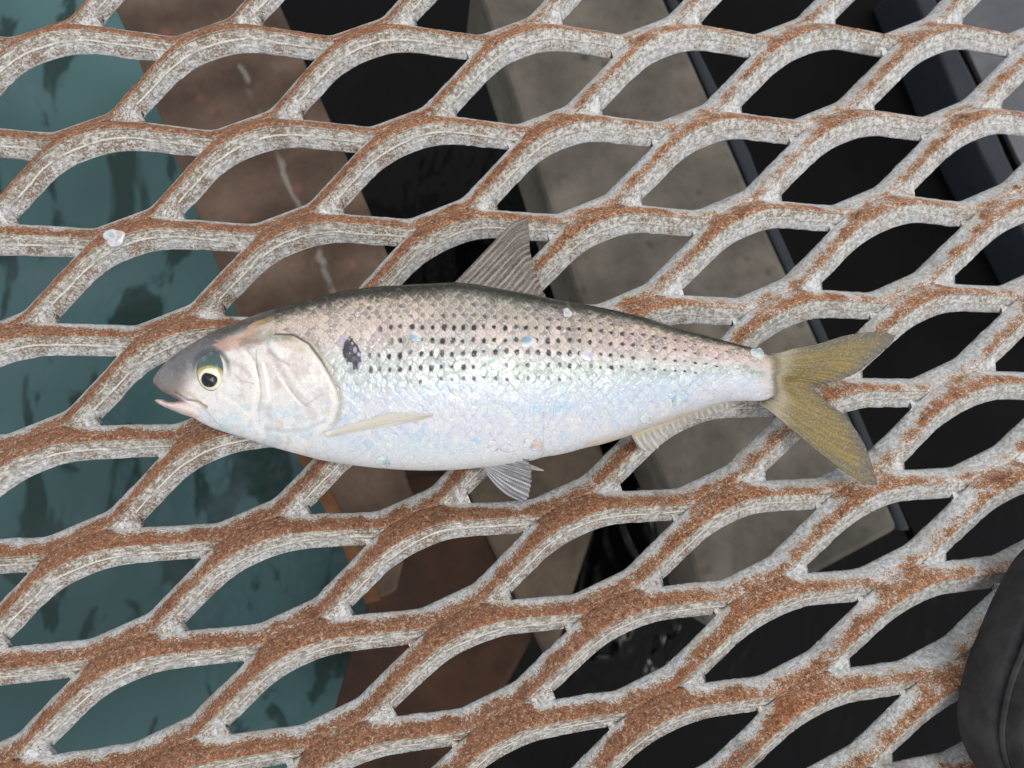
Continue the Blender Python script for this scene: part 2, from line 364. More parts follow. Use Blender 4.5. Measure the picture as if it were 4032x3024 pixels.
# ------------------------------------------------------------------ the grating: raised expanded metal
LW, SW = 99.71, 36.0
TH, WW, TT = math.radians(53), 9.0, 8.8
Wc, Ws = WW * math.cos(TH), WW * math.sin(TH)
OFFU, OFFV = -19.8, -2.6                                       # bond centre relative to the tip of the opening
def half_profile(d):
    """plan of a strand: 0 at the bond where it forms the arch (round bend), 1 at the next bond (sharp bend)"""
    Lu, Ru, Ll, Rl = 1.0, 16.0, 8.0, 4.0
    Lm = LW / 2 - Lu - Ll
    x = np.clip(d - Lu, 0, Lm); sl = 1.0 / (Lm - Ru / 2 - Rl / 2)
    return np.where(x < Ru, .5 * sl * x * x / Ru, np.where(x > Lm - Rl, 1 - .5 * sl * (Lm - x) ** 2 / Rl, sl * (x - Ru / 2)))
def build_grating():
    ds = 1.25
    j0, j1 = -6, 13
    S = np.arange(j0 * LW / 2, j1 * LW / 2 + .01, LW / 2 / 40)
    k0, k1 = -12, 24
    V = []; F = []; WE = []; ED = []; RG = []; VE = []; vo = 0
    nS = len(S); ring_n = 17
    J = S / (LW / 2)
    jl = np.floor(J + 1e-9).astype(int); fr = (J - jl) * LW / 2
    for k in range(k0, k1):
        def path(kk):
            upl = ((jl + kk) % 2 == 0)                         # left bond is this strand's upper bond
            lo = half_profile(np.where(upl, fr, LW / 2 - fr))                       # 0 at upper bond, 1 at lower bond
            vc = kk * SW / 2 + Wc / 2 + lo * (SW / 2 - Wc)
            zc = Ws / 2 - lo * Ws
            return vc, zc, lo
        vc, zc, lo = path(k)
        jit = (vnoise(S * .05 + 100, np.full(nS, k * 7.3), 3) - .5) * .8
        vn, zn, _ = path(k + 1); vp, zp, _ = path(k - 1)
        gp = np.hypot(vn - vc - Wc, zn - zc - Ws); gm = np.hypot(vc - vp - Wc, zc - zp - Ws)
        jm = ss(0, 4, np.minimum(gp, gm)); vcj = vc + jit * jm
        rp = np.clip(gp * .5, 0, .9)[:, None]; rm = np.clip(gm * .5, 0, .9)[:, None]
        one = np.ones((nS, 1)); bul = (vnoise(S * .03, np.full(nS, k * 3.1), 9)[:, None] - .3) * .5
        t = np.concatenate([0 * one, .3 * rm, rm, one * WW * .22, one * WW * .5, one * WW * .78, WW - rp, WW - .3 * rp, WW * one,
                            WW * one + .1, WW * one + .15 + bul * .6, WW * one + .05, WW * one, WW - .5 * one, WW * .5 * one, .5 * one, 0 * one], 1)
        n = np.concatenate([-rm, -.3 * rm, 0 * one, .22 * one, .32 * one, .22 * one, 0 * one, -.3 * rp, -rp,
                            -.3 * TT * one, -.5 * TT * one, -.62 * TT * one, -TT + .6 * one, -TT * one, -TT * one, -TT * one, -TT + .6 * one], 1)
        tv, nv = (math.cos(TH), math.sin(TH)), (-math.sin(TH), math.cos(TH))
        tr = t - WW / 2
        v = vcj[:, None] + tr * tv[0] + n * nv[0]
        z = zc[:, None] + tr * tv[1] + n * nv[1]
        u = np.repeat(S[:, None], ring_n, 1)
        sidx = np.repeat(S[:, None], ring_n, 1); ridx = np.repeat(np.arange(ring_n)[None] * 1.7, nS, 0)
        v = v + .5 * (fbm(sidx * .45, ridx + k * 13.7, 15, 3) - .5) * jm[:, None]
        z = z + .5 * (fbm(sidx * .45 + 50, ridx + k * 9.1, 16, 3) - .5) * jm[:, None]
        V.append(uv2w(u + OFFU, v + OFFV, z).reshape(-1, 3))
        # wear: high along the crest and on the bonds, none on the low free edge
        bond = 1 - ss(0, 4.5, gm)[:, None]
        te = t / WW * (1 - bond) + bond
        hz = (z + Ws) / (2 * Ws)
        we = np.clip(.56 * ss(.05, .75, te) + .46 * hz, 0, 1.1)
        WE.append(we)
        ed = np.full((nS, ring_n), -1.0)
        for i, e in zip(range(8, 13), (0, .3, .5, .62, .95)): ed[:, i] = e
        ed[:, 7] = -.12; ed[:, 6] = -.4
        ED.append(ed)
        f = grid_faces(nS, ring_n, True).reshape(nS - 1, ring_n, 4)
        keep = np.ones((nS - 1, ring_n), bool)
        cp = (gp[:-1] < 1e-4) & (gp[1:] < 1e-4); cm = (gm[:-1] < 1e-4) & (gm[1:] < 1e-4)
        keep[np.ix_(cp, range(8, 12))] = False; keep[np.ix_(cm, [16])] = False
        ii, jj = np.nonzero(keep)
        F.append(f[ii, jj][:, ::-1] + vo); vo += nS * ring_n
    # webs that close the slit ends: the torn corner between two strands
    nb_ = nS * ring_n; webd = []
    webs = []
    for q in range(k1 - k0 - 1):
        k = k0 + q
        lowl = ((jl + k) % 2 == 1)                             # left bond is this strand's lower bond (shared with k+1)
        d = np.where(lowl, fr, LW / 2 - fr)
        inw = (d <= np.where(lowl, 21.0, 18.5) + 1e-6)
        rr_ = np.where(lowl, 9, 11)
        a = q * nb_; b = (q + 1) * nb_
        for i in range(nS - 1):
            if inw[i] and inw[i + 1] and max(d[i], d[i + 1]) > .8:
                R9 = 8 if min(d[i], d[i + 1]) < 9.0 else (rr_[i] if lowl[i] == lowl[i + 1] else 11)
                webd.append(min(d[i], d[i + 1]))
                webs.append((a + i * ring_n + R9, a + (i + 1) * ring_n + R9, b + (i + 1) * ring_n + 1, b + i * ring_n + 1))
            if inw[i] != inw[i + 1]:
                e = i if inw[i] else i + 1
                R9 = rr_[e]
                f_ = (a + e * ring_n + R9, b + e * ring_n + 1, b + e * ring_n + 0, b + e * ring_n + 16)
                g_ = (a + e * ring_n + R9, b + e * ring_n + 16, b + e * ring_n + 15, a + e * ring_n + 12)
                if not inw[i]: f_, g_ = f_[::-1], g_[::-1]
                webs += [f_, g_]; webd += [20, 20]
    nmain = sum(len(f) for f in F); F.append(np.array(webs))
    V = np.vstack(V); F = np.vstack(F); WE = np.concatenate([a.ravel() for a in WE]); ED = np.concatenate([a.ravel() for a in ED])
    px, py = proj(V)
    rg = 1 - .48 * ss(1500, 3700, px - .55 * (py - 1500)) + .16 * (fbm(V[:, 0] * 22, V[:, 1] * 22, 5) - .5)
    me = mesh('grating', V, F)
    # values per face corner so that the cut face and the broad face keep their own
    li = np.empty(len(me.loops), int); me.loops.foreach_get('vertex_index', li)
    ringi = li % ring_n
    pf = np.repeat(np.arange(len(F)), 4)
    mn = (F % ring_n).min(1); mx = (F % ring_n).max(1)
    isweb = np.arange(len(F)) >= nmain
    top = (mx <= 8) & ~isweb
    onedge = (mn >= 8) & (mx <= 12) & ~isweb
    wd_ = np.zeros(len(F)); wd_[nmain:] = np.where(np.array(webd) < 10.2, .8, .12)
    wc = np.where(top[pf], WE[li], np.where(onedge[pf], .12, np.where(isweb[pf], wd_[pf], .2)))
    ec = np.where(onedge[pf], ED[li], np.where(top[pf], np.minimum(ED[li], -.02), np.where(isweb[pf] & (wd_[pf] < .5), .85, -1)))
    ec = np.where(top[pf] & (ringi == 8), 0.0, ec)
    vfloat(me, wc, 'wear', 'CORNER'); vfloat(me, ec, 'edge', 'CORNER'); vfloat(me, rg[li], 'region', 'CORNER')
    SS = np.tile(np.repeat(S, ring_n), k1 - k0)
    uvl = me.uv_layers.new(name='strip'); uvl.data.foreach_set('uv', np.stack([SS[li] * .01, np.clip(ec, -.2, 1.2)], 1).astype(np.float32).ravel())
    o = link('grating', me, mat_grating())
    me.set_sharp_from_angle(angle=math.radians(50))
    return o
g = build_grating()
tag(g, 'rusty white raised expanded metal grating that the fish lies on', 'grating')
CREST = .0075

# ------------------------------------------------------------------ the fish
TOP = [(611, 1500), (613, 1482), (626, 1462), (664, 1419), (713, 1381), (767, 1348), (821, 1316), (875, 1291), (930, 1270), (978, 1252), (1016, 1237), (1092, 1213), (1174, 1190),
       (1255, 1168), (1336, 1150), (1418, 1137), (1500, 1128), (1650, 1120), (1793, 1111), (1880, 1120), (1988, 1142), (2097, 1161), (2205, 1183),
       (2314, 1201), (2422, 1223), (2531, 1248), (2639, 1284), (2700, 1302), (2798, 1326), (2898, 1354), (2972, 1371), (3010, 1384), (3045, 1402), (3072, 1432), (3088, 1476), (3120, 1480)]
BOT = [(611, 1500), (612, 1515), (621, 1525), (637, 1540), (658, 1552), (680, 1563), (700, 1575), (722, 1594), (745, 1630), (767, 1649), (821, 1679), (875, 1698), (930, 1714), (984, 1733),
       (1038, 1750), (1092, 1766), (1163, 1785), (1255, 1810), (1364, 1829), (1472, 1842), (1598, 1851), (1697, 1853), (1797, 1850), (1896, 1841),
       (2010, 1828), (2105, 1811), (2140, 1799), (2195, 1792), (2244, 1781), (2300, 1764), (2370, 1750), (2488, 1713), (2550, 1690), (2599, 1672), (2649, 1657),
       (2724, 1627), (2798, 1598), (2873, 1580), (2948, 1578), (2990, 1580), (3030, 1572), (3065, 1548), (3088, 1508), (3120, 1504)]
THK = [(611, 2.0), (650, 4.2), (720, 6.4), (850, 8.8), (1050, 11.2), (1300, 13.2), (1600, 14.0), (2000, 13.4), (2400, 10.8), (2700, 7.8), (2900, 5.6), (3000, 3.6), (3050, 1.8), (3088, .3), (3120, .2)]
ZMID = .0178
def ip(pts, x):
    a = np.array(pts, float); return np.interp(x, a[:, 0], a[:, 1])
def sm_ip(pts, x, k=9):
    y = ip(pts, x); return y
ROWS = {'A': [(1050, 1330), (1400, 1292), (1600, 1288), (1850, 1285), (2060, 1288), (2300, 1292), (2422, 1307), (2493, 1313), (2628, 1329), (2700, 1345), (2838, 1378), (2900, 1392), (3120, 1440)],
        'B': [(1050, 1378), (1400, 1345), (1560, 1342), (1850, 1337), (2120, 1340), (2320, 1343), (2440, 1352), (2585, 1364), (2680, 1376), (2800, 1405), (2900, 1425), (3120, 1465)],
        'C': [(1050, 1425), (1400, 1402), (1530, 1402), (1700, 1389), (1820, 1388), (2000, 1383), (2100, 1388), (2260, 1391), (2420, 1397), (2560, 1409), (2690, 1421), (2800, 1435), (2900, 1452), (3120, 1490)],
        'D': [(1050, 1475), (1400, 1455), (1545, 1458), (1680, 1448), (1790, 1440), (2000, 1436), (2130, 1440), (2280, 1440), (2430, 1444), (2560, 1452), (2700, 1462), (2900, 1480), (3120, 1515)],
        'E': [(1050, 1525), (1400, 1510), (1650, 1502), (1730, 1490), (1900, 1488), (2030, 1487), (2180, 1490), (2400, 1490), (2600, 1494), (2900, 1510), (3120, 1540)]}
GILL = [(1075, 1200), (1084, 1316), (1157, 1319), (1217, 1354), (1266, 1419), (1304, 1484), (1331, 1538), (1339, 1592), (1320, 1657), (1293, 1690), (1228, 1750), (1180, 1800)]

def blend(c, m, col):
    m = np.clip(m, 0, 1)[:, None]; return c * (1 - m) + np.asarray(col) * m

def paint_fish(px, py, nx_, qn):
    """base colours of the skin and its relief (m), per point of the side facing up"""
    N = len(px)
    yt = ip(TOP, px); yb = ip(BOT, px)
    t = np.clip((py - yt) / np.maximum(yb - yt, 1), 0, 1)
    yA, yB, yC, yD, yE = (ip(ROWS[k], px) for k in 'ABCDE')
    rtop = np.interp(px, [1000, 1500, 2000, 2500, 2800, 3100], [9.5, 8, 7.5, 5.5, 3.8, 3])
    rbot = np.interp(px, [1000, 1600, 2200, 2700, 3100], [16, 15.5, 13, 7, 4])
    rho = np.where(py < yA, -rtop * (yA - py) / np.maximum(yA - yt, 1), 0)
    for i, (a, b) in enumerate(((yA, yB), (yB, yC), (yC, yD), (yD, yE))):
        k = (py >= a) & (py < b); rho = np.where(k, 2 * i + 2 * (py - a) / np.maximum(b - a, 1), rho)
    rho = np.where(py >= yE, 8 + rbot * (py - yE) / np.maximum(yb - yE, 1), rho)
    DX = 41.5
    # slight irregularity so that rows do not read as ruled
    a = px / DX + .22 * (fbm(px / 160, py / 160, 21) - .5) * 2; rr = rho + .35 * (fbm(px / 200 + 9, py / 200, 22) - .5) * 2
    r0 = np.round(rr).astype(int)
    bestc = np.full(N, 1e9); idr = np.zeros(N, int); idc = np.zeros(N, int); lx = np.zeros(N); ed = np.zeros(N); ly = np.zeros(N)
    for dr in (-1, 0, 1):
        r = r0 + dr; off = .5 * (r % 2)
        c0 = np.round(a - off).astype(int)
        for dc in (-1, 0, 1):
            cc = c0 + dc + off
            ux = (a - cc) / .74; uy = (rr - r) / 1.04
            d = np.sqrt(ux * ux + uy * uy)
            k = (d < 1) & (cc < bestc)
            bestc = np.where(k, cc, bestc); idr = np.where(k, r, idr); idc = np.where(k, c0 + dc, idc)
            lx = np.where(k, ux, lx); ly = np.where(k, uy, ly); ed = np.where(k, 1 - d, ed)
    def hsh(s): return vnoise(idr * 3.0 + .0, idc * 5.0 + .0, s)
    h1, h2, h3, h4 = (hsh(s) for s in (31, 32, 33, 34))
    gx = np.interp(py, [p[1] for p in GILL], [p[0] for p in GILL])
    body = ss(-14, 8, px - gx)
    big = fbm(px / 260, py / 120, 41); med = fbm(px / 70, py / 45, 42); fine = fbm(px / 16, py / 12, 43)
    # --- body ground colours from back to belly
    kx = [0, .045, .10, .22, .34, .46, .58, .72, 1.0]
    front = [lin(34, 36, 30), lin(58, 58, 46), lin(200, 182, 164), lin(214, 198, 192), lin(208, 204, 202), lin(184, 192, 188), lin(192, 202, 210), lin(204, 211, 220), lin(212, 215, 218)]
    rear = [lin(34, 36, 30), lin(62, 60, 46), lin(184, 160, 144), lin(212, 186, 180), lin(204, 194, 192), lin(180, 190, 186), lin(190, 200, 208), lin(204, 210, 219), lin(206, 208, 213)]
    tt = np.clip(t + .05 * (med - .5), 0, 1)
    cf = np.stack([np.interp(tt, kx, [q[i] for q in front]) for i in range(3)], 1)
    cr = np.stack([np.interp(tt, kx, [q[i] for q in rear]) for i in range(3)], 1)
    m = ss(1900, 2500, px)[:, None]; col = cf * (1 - m) + cr * m
    up = 1 - ss(.30, .44, t); mid = ss(.30, .42, t) * (1 - ss(.5, .62, t)); low = ss(.48, .6, t)
    # lilac / pink / green / blue tints, scale by scale
    k = up * ss(.3, .8, .5 * h1 + .5 * med); col = blend(col, .5 * k, lin(178, 146, 152))
    k = up * ss(.45, .9, h2) * ss(.1, -.5, lx); col = blend(col, .8 * k, lin(118, 106, 128))
    k = up * ss(.55, .9, h3) * ss(-.2, .5, lx) * ss(.35, .6, med); col = blend(col, .4 * k, lin(200, 186, 150))
    k = up * ss(.5, 1, h4); col = blend(col, .55 * k, lin(128, 130, 116))
    k = up * ss(.52, .75, fine); col = blend(col, .30 * k, lin(96, 90, 84)); k = up * ss(.45, .25, fine); col = blend(col, .35 * k, lin(222, 206, 196))
    k = up * ss(1400, 2000, px) * (1 - ss(2250, 2500, px)) * ss(.40, .65, big); col = blend(col, .6 * k, lin(132, 138, 128))
    k = mid * ss(.4, .9, h1); col = blend(col, .4 * k, lin(200, 198, 206))
    k = mid * ss(.5, .9, h2) * ss(.3, .6, fine); col = blend(col, .4 * k, lin(196, 202, 180))
    k = mid * ss(.45, .95, h3) * ss(.35, .6, fine); col = blend(col, .7 * k, lin(136, 150, 148))
    reg = ss(.38, .62, big)
    k = low * ss(.35, .85, h1) * (1 - ss(.82, .97, t)) * reg; col = blend(col, .8 * k * ss(.6, -.3, lx), lin(152, 154, 204))
    k = low * ss(.4, .9, h2) * (1 - ss(.85, .97, t)) * ss(.40, .66, fbm(px / 90, py / 70, 46)) * ss(.35, .6, fine); col = blend(col, .85 * k, lin(150, 196, 222))
    k = low * ss(.55, .95, h3) * (1 - ss(.85, .97, t)); col = blend(col, .35 * k * ss(-.4, .4, lx), lin(232, 230, 214))
    k = low * ss(.66, 1, h4) * reg * (1 - ss(.8, .95, t)); col = blend(col, .65 * k * ss(.3, -.3, lx), lin(140, 164, 214))
    k = low * ss(.5, .95, fine) * (1 - ss(.85, 1, t)); col = blend(col, .5 * k, lin(240, 244, 246))
    # scale rims: dark olive on the back, pale below
    rim = ss(.16, .03, ed)
    back = 1 - ss(.2, .42, t)
    col = blend(col, rim * back * .5, lin(84, 80, 62))
    col = blend(col, back * ss(.25, .55, ed) * ss(.35, .8, h4) * .5, lin(128, 112, 132))
    col = blend(col, rim * (1 - back) * .5 * ss(.35, .6, fbm(px / 50, py / 40, 47)), lin(150, 158, 172))
    col = blend(col, low * ss(.55, .75, fbm(px / 10, py / 7, 48)) * .22, lin(170, 174, 186))
    col = blend(col, ss(.28, .16, ed) * ss(.05, .16, ed) * ss(-.1, .4, lx) * (.25 + .35 * back), lin(226, 216, 190))
    col = blend(col, mid * ss(.5, .72, fbm(px / 9, py / 8, 49)) * .4, lin(116, 124, 120))
    glint = ss(.66, .76, fbm(px / 8, py / 7, 55)) * ss(.45, .8, h4) * ss(.06, .15, t) * (1 - ss(.9, 1, t)); col = blend(col, glint * .75, lin(246, 246, 244))
    wash = fbm(px / 420, py / 60, 56); col = blend(col, ss(.5, .68, wash) * ss(.5, .6, t) * (1 - ss(.86, .98, t)) * .22, lin(180, 200, 222))
    col = blend(col, ss(.5, .34, wash) * ss(.5, .6, t) * (1 - ss(.86, .98, t)) * .25, lin(220, 210, 222))
    # dark back line
    dk = ss(.075 + .03 * (med - .5), .02, t) * ss(900, 1100, px); col = blend(col, dk, lin(36, 38, 32))
    col = blend(col, .6 * ss(.14, .05, t) * ss(.4, .6, fine) * ss(900, 1100, px), lin(48, 48, 36))
    # rows of dots, one dot on every second scale row
    for rk, (rw, x0, x1, s0, sz) in {'a': (-4, 1400, 2500, .42, 8.5), 'b': (-2, 1400, 2900, .58, 9.5), 'A': (0, 1490, 2960, .95, 11.5), 'B': (2, 1540, 2960, 1.0, 12.5), 'C': (4, 1440, 2950, 1.0, 12), 'D': (6, 1430, 2760, 1.0, 10.5), 'E': (8, 1600, 2280, .8, 9)}.items():
        onrow = np.abs(rr - rw) < 1.0
        ccx = np.round(a); hh = vnoise(ccx * 2.0 + 3, np.full(N, rw * 11.0), 51); h2_ = vnoise(ccx * 2.0 + 3, np.full(N, rw * 11.0), 52)
        dx = (a - ccx - .12 * (h2_ - .5)) * DX; dy = (rr - rw - .3 * (hh - .5)) * 25
        dx = np.sign(dx) * np.abs(dx) ** 1.25 * .62
        szv = sz * (.66 + .5 * h2_) * np.interp(px, [1400, 2200, 2600, 2950], [.95, .95, .72, .5])
        dd = np.hypot(dx * 1.1, dy * np.interp(px, [1500, 2300, 2700], [.85, 1, 1.35])) + 9 * (fbm(px / 7, py / 7, 53) - .5)
        kk = onrow * ss(szv + 2.5, szv - 2.5, dd) * ss(x0 - 30, x0 + 30, px) * ss(x1 + 30, x1 - 60, px) * ss(.02, .25, hh + .1) * s0
        pink = ss(2350, 2600, px) * (rw <= 2)
        dc = np.where(pink[:, None] > 0, lin(40, 34, 38) * (1 - pink[:, None]) + lin(98, 58, 66) * pink[:, None], lin(34, 34, 42))
        kk = np.clip(kk * (.8 + .4 * hh), 0, 1)[:, None]; col = col * (1 - kk) + dc * kk
    # shoulder blotch
    bd = ((px - 1385 - .16 * (py - 1392)) / 32) ** 2 + ((py - 1395) / 72) ** 2 + 2.0 * (fbm(px / 22, py / 26, 61) - .5)
    col = blend(col, ss(1.06, .86, bd) * .96, lin(44, 42, 58))
    for cx, cy, rx, ry in ((1398, 1378, 8, 13), (1418, 1440, 9, 16), (1412, 1395, 6, 9), (1352, 1335, 12, 12)):
        col = blend(col, ss(1.2, .7, np.hypot((px - cx) / rx, (py - cy) / ry)) * .8, lin(178, 170, 196))
    # scuffs where scales are missing, scratches, a stain at the vent
    sc = ss(.62, .72, fbm(px / 46, py / 40, 71)) * body * ss(.2, .3, t) * (1 - ss(.8, .9, t)); col = blend(col, sc * .35, lin(214, 214, 208))
    for pts, wd in ((((2232, 1180), (2262, 1300)), 12), (((2140, 1620), (2138, 1790)), 2.2), (((2180, 1590), (2178, 1640)), 2), (((2103, 1600), (2100, 1680)), 2)):
        col = blend(col, ss(wd, wd * .3, seg_dist(px, py, pts) + 6 * (fine - .5) * (wd > 5)) * .55, lin(96, 104, 84) if wd > 5 else lin(140, 140, 156))
    vent = ss(34, 6, seg_dist(px, py, ((2330, 1752), (2500, 1706), (2620, 1664), (2720, 1628))) + 22 * (med - .5)); col = blend(col, vent * .38, lin(190, 166, 112))
    # tail root: paler, pinkish, ruffled
    tr_ = ss(2940, 3070, px + 40 * (fine - .5)); col = blend(col, tr_ * .5 * ss(.3, .55, fbm(px / 30, py / 22, 58)), lin(170, 156, 130)); col = blend(col, tr_ * ss(.45, .7, fine) * .6, lin(220, 198, 188)); col = blend(col, ss(3060, 3088, px + 30 * (fine - .5)) * .8, lin(152, 136, 100))
    belly = ss(.88, 1.0, t) * ss(2200, 1900, px); col = blend(col, belly * .4, lin(206, 206, 204))
    # --- head
    hc = np.tile(lin(230, 226, 222), (N, 1))
    hc = blend(hc, ss(.35, .75, med) * .6, lin(222, 214, 204))
    hc = blend(hc, ss(1560, 1680, py) * .7, lin(220, 226, 230))
    ir = ss(1520, 1600, py + 60 * (med - .5)) * (1 - ss(1690, 1740, py)); hc = blend(hc, ir * ss(.5, .75, fbm(px / 40, py / 30, 81)) * .55, lin(190, 214, 228))
    hc = blend(hc, ss(.55, .8, fbm(px / 55 + 40, py / 40, 82)) * ss(1320, 1400, py) * (1 - ss(1560, 1640, py)) * .35, lin(218, 196, 196))
    hc = blend(hc, ss(.6, .78, fbm(px / 30 + 80, py / 60, 83)) * .45, lin(196, 184, 158))
    hc = blend(hc, ss(.52, .75, fbm(px / 34 + 7, py / 60, 86)) * ss(880, 940, px) * .4, lin(188, 174, 178))
    hc = blend(hc, ss(.55, .75, fbm(px / 12, py / 9, 87)) * .28, lin(170, 164, 160))
    hc = blend(hc, ss(.58, .7, fbm(px / 60 + 3, py / 40, 88)) * ss(1500, 1580, py) * .5, lin(184, 206, 216))
    hc = blend(hc, ss(70, 20, np.hypot((px - 1140) / 1.6, (py - 1450))) * ss(.35, .6, med) * .45, lin(178, 158, 150))
    # snout and crown
    crown = ss(70, 0, seg_dist(px, py, [(x, y + 18) for x, y in TOP[1:14]]) + 46 * (med - .5) - np.interp(px, [611, 760, 900, 1100], [60, 40, 10, 2]))
    crown = crown * ss(1270, 1120, px)
    snout = ss(800, 680, px + .55 * (py - 1480) + 40 * (med - .5)) * ss(1640, 1560, py + .2 * (px - 650))
    hc = blend(hc, np.maximum(crown, snout) * .85, lin(128, 124, 120))
    hc = blend(hc, snout * ss(.4, .65, fbm(px / 26, py / 14, 84)) * .45, lin(140, 124, 114))
    hc = blend(hc, np.maximum(snout, crown) * ss(1455, 1540, py + .25 * (px - 650) + 30 * (med - .5)) * .75, lin(176, 164, 152))
    hc = blend(hc, snout * ss(.55, .75, fbm(px / 9, py / 8, 92)) * .3, lin(70, 72, 78)); hc = blend(hc, np.maximum(snout, crown * .5) * .3, lin(98, 104, 112))
    hc = blend(hc, crown * ss(700, 900, px) * ss(70, 20, py - ip(TOP, px)) * .85, lin(52, 50, 48))
    hc = blend(hc, ss(60, 20, seg_dist(px, py, ((700, 1430), (760, 1400), (860, 1360))) + 20 * (med - .5)) * .55, lin(70, 72, 84))
    for pts, off, wl, cl, st in ((((968, 1370), (1005, 1420), (1022, 1490), (1028, 1560), (1018, 1618), (985, 1660)), -20, 16, lin(240, 234, 226), .7),
                                 (((1058, 1380), (1100, 1460), (1150, 1540), (1205, 1600), (1240, 1640)), 0, 26, lin(192, 178, 176), .5),
                                 (((1090, 1370), (1130, 1450), (1185, 1530), (1245, 1585)), 0, 14, lin(238, 232, 226), .55),
                                 (((860, 1560), (930, 1600), (1000, 1660), (1040, 1720)), 0, 18, lin(238, 236, 232), .5),
                                 (((1050, 1690), (1130, 1700), (1210, 1690), (1280, 1660)), 0, 14, lin(178, 184, 190), .5),
                                 (((900, 1420), (950, 1440), (985, 1480)), 0, 16, lin(176, 166, 160), .5)):
        hc = blend(hc, ss(wl, wl * .2, seg_dist(px - off, py, pts) + 16 * (fbm(px / 20, py / 20, 89) - .5)) * st, cl)
    for (cx, cy, rx, ry, ang), cl, st in (((912, 1352, 74, 30, -.18), lin(196, 152, 134), .7), ((985, 1318, 60, 17, -.35), lin(192, 148, 126), .8), ((1010, 1275, 42, 10, -.45), lin(196, 148, 112), .8), ((1000, 1345, 40, 14, 0), lin(206, 160, 164), .7),
                                      ((1075, 1290, 60, 24, -.2), lin(196, 176, 158), .7), ((1048, 1262, 40, 10, -.4), lin(150, 128, 74), .7), ((1150, 1352, 60, 30, .3), lin(206, 184, 160), .6)):
        ex = (px - cx) * math.cos(ang) + (py - cy) * math.sin(ang); ey = -(px - cx) * math.sin(ang) + (py - cy) * math.cos(ang)
        hc = blend(hc, ss(1.15, .75, np.hypot(ex / rx, ey / ry) + .9 * (fbm(px / 18, py / 9, 85) - .5)) * st, cl)
    hc = blend(hc, ss(40, 5, seg_dist(px, py, ((965, 1352), (1030, 1332), (1085, 1322), (1140, 1322))) + 30 * (fine - .5)) * .6, lin(96, 94, 66))
    for pts, wd, cl, st in ((((968, 1370), (1005, 1420), (1022, 1490), (1028, 1560), (1018, 1618)), 8, lin(186, 176, 164), .55), (((1010, 1380), (1012, 1440), (1025, 1520)), 4, lin(132, 120, 108), .6),
                            (((1058, 1380), (1090, 1410), (1140, 1438)), 10, lin(176, 160, 172), .6), (((1128, 1510), (1165, 1560), (1205, 1596), (1270, 1552)), 5, lin(178, 176, 170), .7),
                            (((690, 1545), (740, 1575), (780, 1578), (812, 1602)), 7, lin(120, 98, 70), .75), (((700, 1525), (760, 1560), (800, 1600)), 14, lin(186, 160, 122), .5),
                            (((790, 1590), (850, 1660), (880, 1690)), 4, lin(176, 164, 146), .6), (((920, 1470), (950, 1500), (1000, 1510)), 4, lin(180, 170, 160), .6)):
        hc = blend(hc, ss(wd, wd * .25, seg_dist(px, py, pts) + 7 * (fine - .5)) * st, cl)
    # around the eye
    er = np.hypot((px - 832) / 70, (py - 1462) / 86)
    hc = blend(hc, ss(1.22, 1.0, er) * ss(.8, .95, er) * ss(1500, 1420, py) * .8, lin(66, 74, 82))
    hc = blend(hc, ss(760, 700, px + .2 * (py - 1480)) * ss(1420, 1450, py) * ss(1560, 1520, py) * .5, lin(96, 92, 98))
    lipk = ss(22, 4, seg_dist(px, py, BOT[1:8])); hc = blend(hc, lipk * .6, lin(140, 122, 112))
    pk = ss(30, 5, np.hypot(px - 712, py - 1590)); hc = blend(hc, pk * .8, lin(196, 150, 158))
    col = hc * (1 - body[:, None]) + col * body[:, None]
    # gill opening: dark slit with an olive-grey flap behind it
    gd = seg_dist(px, py, GILL[1:]); side = px - gx
    col = blend(col, ss(26, 6, gd) * (side > -4) * ss(1330, 1350, py + .4 * (px - 1157)) * ss(1720, 1640, py) * .6, lin(170, 158, 132))
    dkm = ss(7, 2, gd + 3 * (fine - .5)); col = blend(col, dkm * np.interp(py, [1310, 1420, 1500, 1560, 1700], [.95, .8, .35, .08, .0]), lin(78, 70, 50))
    col = blend(col, ss(14, 4, np.abs(gd - 16)) * (side < 0) * ss(1340, 1380, py) * .5, lin(234, 224, 214))
    # relief
    rel = np.zeros(N)
    rel += body * (1 - tr_) * ((h1 - .5) * lx + (h2 - .5) * ly) * .00026
    rel += body * (1 - tr_) * ((lx * .5) * .00011 - rim * .00012) * (.45 + .55 * back + .1)
    rel += (1 - body) * .00018 * (med - .5)
    gsh = np.clip(-side / 60, 0, 1); rel += .0009 * ss(0, .25, gsh) * (side < 0) * ss(1260, 1340, py) * ss(1760, 1690, py) * ss(300, 120, -side)
    rel -= .0002 * ss(12, 2, seg_dist(px, py, ((968, 1370), (1005, 1420), (1022, 1490), (1028, 1560), (1018, 1618))))
    rel -= .0005 * ss(10, 2, seg_dist(px, py, ((690, 1545), (740, 1575), (812, 1602))))
    rel += .00010 * (fine - .5)
    for pts, wd, amp in ((((1058, 1380), (1100, 1460), (1150, 1540), (1205, 1600)), 22, -.00035), (((995, 1375), (1030, 1430), (1046, 1500), (1050, 1570), (1038, 1630)), 14, .0003), (((860, 1560), (930, 1600), (1000, 1660)), 16, .00025), (((1050, 1690), (1130, 1700), (1210, 1690), (1280, 1660)), 12, -.0003)):
        rel += amp * ss(wd, 0, seg_dist(px, py, pts)) * (1 - body)
    return np.clip(col, 0.004, .92), rel

fish = bpy.data.objects.new('fish', None); C.objects.link(fish)
FO = ray(1800, 1500, CREST); fish.location = FO
tag(fish, 'silver herring-like fish with dotted flank and yellow tail lying on the rusty grating', 'fish')
def local(P): return np.asarray(P) - FO

